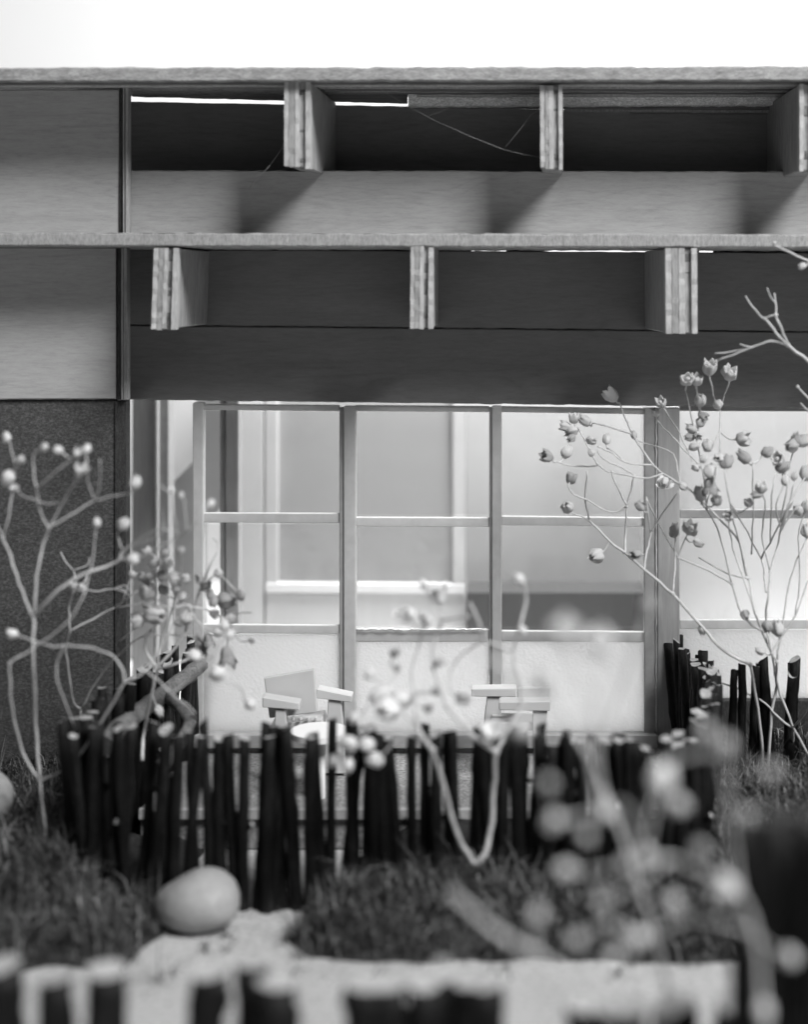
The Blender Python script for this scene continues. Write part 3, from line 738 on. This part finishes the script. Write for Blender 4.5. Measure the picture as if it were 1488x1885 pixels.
plant('dried_flower', 'tall forked dried flower stem rising from the grass before the grey board wall', GP, -0.52, [
 (3.12, '86,1600 82,1520 74,1437'), (2.99, '74,1437 66,1330 62,1220 62,1135'), (2.52, '74,1437 42,1385 22,1300 18,1220'),
 (2.52, '74,1437 102,1425 138,1400 182,1335 230,1255'), (2.16, '230,1255 268,1234 310,1165 328,1140'),
 (2.03, '230,1255 225,1231 206,1207 164,1191 120,1188'), (1.80, '120,1188 85,1187 22,1166'), (1.80, '120,1188 104,1222 110,1266 136,1335'),
 (1.92, '268,1234 295,1255 316,1276'), (2.03, '316,1276 345,1255 380,1239'), (1.92, '380,1239 396,1205 408,1180 412,1152'), (1.56, '380,1239 435,1261 448,1280'),
 (1.67, '316,1276 340,1295 360,1314'), (1.80, '18,1220 60,1192 120,1150 152,1100'), (1.56, '152,1100 168,1040 176,980'),
 (2.63, '62,1135 40,1090 20,1025 5,988'), (1.80, '5,988 -20,930 -30,890'), (1.67, '5,988 18,945 24,905'), (2.52, '62,1135 68,1060 80,1000 90,972'),
 (2.75, '62,1135 98,1095 150,1060 196,1042 220,1030'), (2.03, '90,972 74,940 67,900'), (1.80, '67,900 62,870 63,838 74,826'), (1.80, '67,900 98,872 136,842'),
 (2.03, '90,972 132,948 175,920'), (1.80, '175,920 208,914 240,906'), (1.67, '175,920 162,890 160,845'), (1.43, '175,920 184,890 184,845'), (1.67, '90,972 115,925 142,882'),
 (1.56, '67,920 46,915 28,900'), (1.43, '67,922 90,928 108,925'), (1.43, '28,862 22,830 14,810'),
 (1.92, '220,1030 236,1008 268,985 300,974 328,980'), (1.67, '220,1030 228,1012 262,998 296,984 300,966'), (2.27, '220,1030 250,1028 292,1008 328,988'),
 (1.80, '328,988 352,972 368,948 384,928'), (1.80, '328,988 322,955 316,910'), (1.43, '316,910 304,900 292,892'), (1.43, '345,976 342,945 337,916'), (1.43, '225,1010 216,985 224,972'), (1.32, '304,970 300,950 298,940')],
 '12,805,22,0 38,846,22,0 82,823,19,0 107,828,20,0 142,836,19,1 160,826,20,0 147,868,26,1 250,888,29,0 14,880,38,0 26,897,19,6 178,962,22,0 228,964,29,0 388,927,19,0 316,903,15,0 334,911,13,3 22,1166,26,0 245,1028,29,0 461,1296,26,3 423,1168,22,0 357,1206,31,0 402,1240,38,0 412,1150,26,0', 0.05, 2, pale=True)
plant('dried_flower', 'wiry fine dried stem with thin tangled twigs beside the left fence corner', GP, -0.34, [
 (2, '150,1420 148,1360 149,1306'), (1.8, '149,1306 135,1290 126,1231 122,1196 130,1160'), (1.6, '130,1160 127,1121 135,1089'), (1.8, '130,1160 172,1138 212,1118'),
 (1.5, '212,1118 224,1107 244,1059'), (1.3, '212,1118 240,1114 262,1110'), (1.4, '224,1107 250,1090 282,1070'), (1.3, '135,1089 150,1075 160,1060'), (1.3, '150,1082 180,1088 209,1084 232,1092'),
 (1.4, '112,1016 122,1036 135,1050 140,1066'), (1.2, '135,1050 160,1040 164,1026'), (1.9, '149,1306 194,1231 256,1175 304,1169 362,1171'), (1.3, '221,1180 244,1160 262,1150'), (1.2, '209,1084 222,1082 240,1100'), (1.2, '209,1084 230,1078 244,1092')],
 '135,1078,18,1 150,1082,18,1 244,1058,16,1 264,1062,22,4 271,1112,22,1 366,1181,20,5 372,1197,22,5', 0.05, 5)
plant('dried_flower', 'bushy dried flower with crowded round buds leaning over the left end of the fence', GP, -0.40, [
 (3.6, '262,1400 266,1340 280,1276 289,1231'), (2.8, '289,1231 342,1163 369,1085'), (2, '369,1085 385,1045 402,1014'), (1.6, '402,1014 400,1000 392,990'), (2.6, '289,1231 268,1195 270,1168 278,1160'), (2.4, '289,1231 322,1222 350,1210'),
 (2.6, '342,1163 348,1115'), (1.8, '348,1115 378,1122 412,1139'), (1.6, '348,1115 384,1124 420,1142'), (1.8, '348,1115 366,1145 390,1160'), (1.6, '348,1115 300,1116 275,1112'), (1.6, '348,1115 310,1098 290,1106'), (1.6, '369,1085 390,1092 410,1102'),
 (1.6, '402,1055 420,1072 440,1090'), (1.6, '369,1085 385,1066 402,1056'), (2.4, '289,1231 300,1170 326,1100 332,1060 342,1062'), (2, '326,1100 310,1060 300,1040'), (1.8, '332,1060 335,1035 332,1016'), (1.8, '310,1060 290,1030 272,1016'), (1.8, '326,1100 320,1140 326,1150'),
 (1.6, '366,1145 372,1160 380,1170'), (1.6, '412,1139 420,1160 418,1190'), (1.5, '412,1139 430,1132 468,1126'), (1.5, '420,1142 440,1176 462,1180'), (1.6, '300,1120 280,1130 256,1140')],
 '443,1095,26,3 402,1055,24,0 380,1075,24,4 366,1065,18,4 393,1107,28,3 417,1104,40,3 387,1094,24,0 424,1139,26,0 402,1163,26,0 464,1179,18,3 383,1176,28,5 418,1206,36,5 293,1309,26,0 253,1142,30,1 286,1132,46,0 342,1139,26,1 271,1087,46,3 298,1059,28,3 286,1037,28,0 310,1035,26,0 305,1017,20,0 333,1013,18,0 271,1014,18,1 325,1081,26,0 342,1065,18,1 336,1098,22,0 395,1130,24,4 357,1205,30,0 275,1060,22,4 320,1062,26,0 300,1085,24,3', 0.09, 8)
plant('dried_flower', 'forked pale stem like a letter V at the middle of the fence front', GP, -0.66, [
 (5.4, '876,1592 892,1572 903,1529 910,1450 913,1383'), (4.4, '876,1590 855,1561 836,1517 820,1453 797,1380'), (4, '797,1380 772,1345 764,1291 770,1275'), (4.4, '913,1383 880,1361 851,1335 823,1300'), (3.4, '823,1300 810,1265 797,1217 804,1170 814,1140'),
 (4.6, '913,1383 937,1338 962,1298'), (3.2, '962,1298 956,1262 950,1230 945,1198'), (3, '945,1198 957,1154 968,1106 964,1074'), (2.8, '945,1198 918,1188 890,1179'), (2.8, '890,1179 880,1140 866,1112'), (2.4, '890,1179 850,1205 832,1235 828,1270'),
 (2.8, '814,1140 836,1138 861,1134'), (2.4, '764,1291 758,1240 770,1195 778,1157'), (2.4, '770,1275 800,1272 812,1262'), (2.4, '772,1345 720,1290 690,1290 676,1300'), (2.2, '690,1285 716,1258 734,1236'), (2.6, '797,1380 750,1350 700,1395'), (2.2, '750,1350 690,1340 655,1365'), (2.4, '734,1236 720,1222 727,1204')],
 '808,1096,38,1 780,1076,22,0 753,1130,30,0 783,1140,32,0 730,1128,18,6 955,1066,28,0 810,1217,26,3 855,1284,40,3 680,1240,28,3 727,1201,22,4 731,1230,18,4 641,1368,40,0 641,1408,34,0 616,1398,32,0 690,1398,40,0 676,1370,32,0 651,1322,26,0 712,1306,58,9 738,1290,50,9 700,1282,44,7 905,1342,44,6 803,1272,20,4 788,1304,20,4 962,1160,20,0', 0.05, 11, pale=True)
plant('dried_flower', 'large spreading dried flower with many star tipped buds before the right window', GP, -0.22, [
 (3.57, '1408,1500 1406,1418 1399,1332 1382,1223'), (3.06, '1382,1223 1333,1198 1293,1155 1239,1093'), (2.89, '1239,1093 1187,1049 1150,1017'), (2.55, '1150,1017 1122,996 1085,958'), (2.04, '1085,958 1078,924 1081,868'), (2.55, '1150,1017 1152,980 1154,932'),
 (2.04, '1154,932 1145,912 1133,886 1126,866'), (2.21, '1154,932 1163,900 1168,876'), (1.70, '1154,932 1131,944 1105,934 1081,920'), (1.70, '1081,920 1057,912 1047,898 1050,886'), (2.21, '1187,1049 1192,1015 1199,980'), (1.70, '1199,980 1192,942 1190,918'), (1.70, '1199,980 1214,954 1250,904'), (2.04, '1239,1093 1243,1032 1244,990'),
 (1.70, '1085,958 1066,950 1054,944'), (2.38, '1348,1075 1310,1052 1250,1027'), (1.87, '1250,1027 1214,965 1190,915'), (2.55, '1402,1160 1368,1132 1348,1075'), (1.87, '1348,1075 1333,1012 1316,962 1292,926'),
 (2.21, '1375,1060 1361,998 1330,960 1270,901'), (2.38, '1270,901 1252,892 1222,872 1202,856'), (2.21, '1202,856 1182,827 1166,801'), (1.87, '1166,801 1152,770 1141,741'), (1.87, '1166,801 1131,789 1091,779'), (1.70, '1202,856 1153,852 1121,830 1101,823'), (1.53, '1153,852 1135,836 1121,825'), (1.70, '1222,872 1184,880 1127,870 1101,856'), (1.70, '1101,856 1089,835 1076,808 1065,788'), (1.53, '1168,876 1140,858 1113,846 1101,830'), (1.53, '1101,858 1061,858 1026,850'), (1.53, '1252,892 1240,836 1200,820 1166,808'),
 (2.89, '1416,1460 1419,1332 1429,1261 1431,1218'), (2.38, '1431,1218 1402,1160 1388,1118 1379,1066'), (1.70, '1379,1066 1339,1055 1287,1026'),
 (2.55, '1500,1410 1461,1338 1431,1258 1422,1203'), (2.38, '1422,1203 1411,1146 1415,1097 1418,1052'), (1.87, '1418,1052 1430,1010 1440,975 1470,930'), (1.87, '1411,1090 1402,1029 1368,966 1345,930'), (1.87, '1402,1029 1436,966 1462,920'), (2.04, '1422,1203 1436,1178 1465,1132 1488,1069'), (2.21, '1461,1341 1430,1318 1399,1287 1325,1255'), (2.04, '1461,1338 1488,1304 1510,1280'), (2.38, '1461,1341 1459,1381 1454,1405'),
 (1.70, '1375,1060 1361,998 1343,921 1334,866'), (1.70, '1326,833 1326,795 1326,756'), (1.70, '1306,690 1316,735 1326,756'), (1.53, '1343,702 1332,735 1326,756'), (1.53, '1300,940 1296,880 1280,800 1262,718'), (1.44, '1283,712 1288,760 1284,790'), (2, '1436,983 1452,930 1482,880'), (1.8, '1436,966 1448,905 1456,850 1468,815'), (1.8, '1465,1132 1474,1060 1470,990 1482,940'), (1.8, '1418,1052 1404,985 1410,930 1402,905'), (1.6, '1388,1118 1350,1010 1342,960'), (1.7, '1440,975 1430,930 1446,890'), (2, '1431,1218 1446,1120 1460,1050 1488,985'), (1.53, '1221,750 1248,790 1264,824 1274,849'), (1.53, '1208,772 1240,805 1266,833 1290,860'), (1.53, '1326,795 1318,812 1308,830'), (1.70, '1384,1020 1387,950 1386,853'), (1.70, '1419,1000 1421,911 1428,872'), (1.53, '1440,975 1460,900 1463,884'), (1.53, '1343,921 1360,945 1380,930'), (1.53, '1326,833 1316,880 1302,930 1316,962'), (1.53, '1250,1027 1262,990 1272,978')],
 '1125,727,34,1 1077,775,28,0 1057,770,24,1 1041,785,24,1 1053,795,28,0 1117,809,24,0 1089,811,24,3 1007,840,30,4 1044,832,30,3 1052,807,24,3 1052,880,26,4 1045,934,32,3 1224,886,34,6 1224,888,26,3 1180,932,26,3 1167,801,18,0 1089,834,16,0 1172,1020,22,4 1098,1022,38,0 1265,700,30,1 1283,700,26,1 1306,677,36,1 1343,688,34,1 1290,737,30,0 1322,745,24,0 1217,742,26,1 1207,759,20,0 1295,766,24,4 1291,777,24,0 1274,789,24,3 1270,805,22,3 1284,803,18,4 1279,822,24,0 1303,820,30,0 1295,845,18,0 1281,861,22,0 1308,868,32,3 1308,893,32,5 1289,909,34,0 1324,843,26,3 1337,851,30,4 1368,808,32,1 1370,841,34,3 1413,832,26,3 1432,845,34,1 1440,859,30,4 1463,876,20,3 1459,820,34,0 1241,977,30,3 1272,973,36,1 1378,925,26,3 1394,909,26,0 1320,921,28,0 1313,1238,32,0 1451,1410,36,0 1258,895,20,0 1292,1160,22,0 1372,1132,26,3 1412,1153,24,3 1432,1157,34,0 1448,872,24,0 1400,1198,20,0 1478,812,30,1 1484,872,30,1 1446,884,26,0 1402,898,26,1 1484,932,28,0 1341,950,22,1 1486,978,30,0 1466,808,26,0 1470,940,26,3 1286,1000,24,0', 0.08, 14)
plant('dried_flower', 'bare branching twig reaching in at the upper right over the lower eave', GP, -0.30, [
 (4, '1600,1480 1590,1200 1570,900 1530,720'), (3.4, '1530,720 1488,667 1451,635'), (2.4, '1451,635 1420,628 1384,640 1319,665'), (1.8, '1384,640 1350,648 1316,651'), (1.6, '1384,640 1372,637 1362,634'), (2.8, '1451,635 1440,608 1429,580'), (2, '1429,580 1428,560 1426,540'), (1.6, '1428,558 1418,545 1412,530'),
 (2.6, '1451,635 1428,612 1409,587'), (2, '1409,587 1389,570 1373,545'), (1.8, '1409,587 1418,582 1429,580'), (2.4, '1570,900 1560,640 1520,520 1488,480'), (2.2, '1488,480 1444,460 1419,449'), (2.4, '1530,720 1500,740 1469,712'), (2, '1530,740 1500,760 1474,742')],
 '1477,490,18,0 1426,448,10,0', 0.04, 17)
plant('dried_flower', 'very blurred dried flower nearest the viewer at the lower right', GP, -1.44, [
 (6, '1412,1960 1403,1825 1390,1715 1357,1640'), (4, '1357,1640 1350,1560 1340,1470 1335,1385'), (4, '1357,1640 1290,1600 1230,1580 1185,1576'), (3, '1185,1576 1165,1520 1145,1480 1113,1494'), (3, '1185,1576 1200,1510 1216,1440'), (3, '1185,1576 1120,1600 1045,1602'), (3, '1390,1715 1280,1690 1175,1726'), (4, '1175,1726 1120,1700 1062,1729'), (4, '1230,1580 1150,1640 1106,1655'), (6, '1040,1790 985,1755 894,1700 835,1645'), (4, '985,1755 980,1720 990,1682'),
 (4, '1113,1494 1060,1505 1018,1512'), (5, '1113,1494 1095,1400 1102,1300 1110,1195'), (4, '1102,1300 1060,1220 1040,1170'), (5, '1335,1385 1290,1390 1240,1400')],
 '1219,1432,52,9 1018,1511,40,9 1113,1494,36,7 1185,1576,36,9 1150,1590,32,9 1041,1600,40,9 1106,1654,36,9 990,1681,38,9 1062,1729,36,9 1175,1726,40,9 1335,1632,48,7 1335,1367,40,9 1300,1345,32,9 1407,1859,43,9 1040,1163,49,7 1106,1185,52,7 810,1780,36,9 1250,1480,36,9 1290,1560,35,9 1080,1540,32,9 1240,1660,35,7 1010,1440,30,9 1420,1420,33,9 1380,1500,35,9 1130,1760,32,9 1455,1760,36,9', 0.05, 21, pale=True)
plant('dried_flower', 'blurred slanting dried stem with faint buds before the middle of the fence', GP, -1.2, [
 (5, '1250,1900 1200,1700 1130,1500 1090,1400'), (4.5, '1090,1400 1010,1270 960,1245 872,1200'), (4, '1090,1400 1150,1250 1190,1120')],
 '1000,1255,46,0 962,1340,44,0 1194,1113,40,0 940,1242,30,0', 0.04, 25)
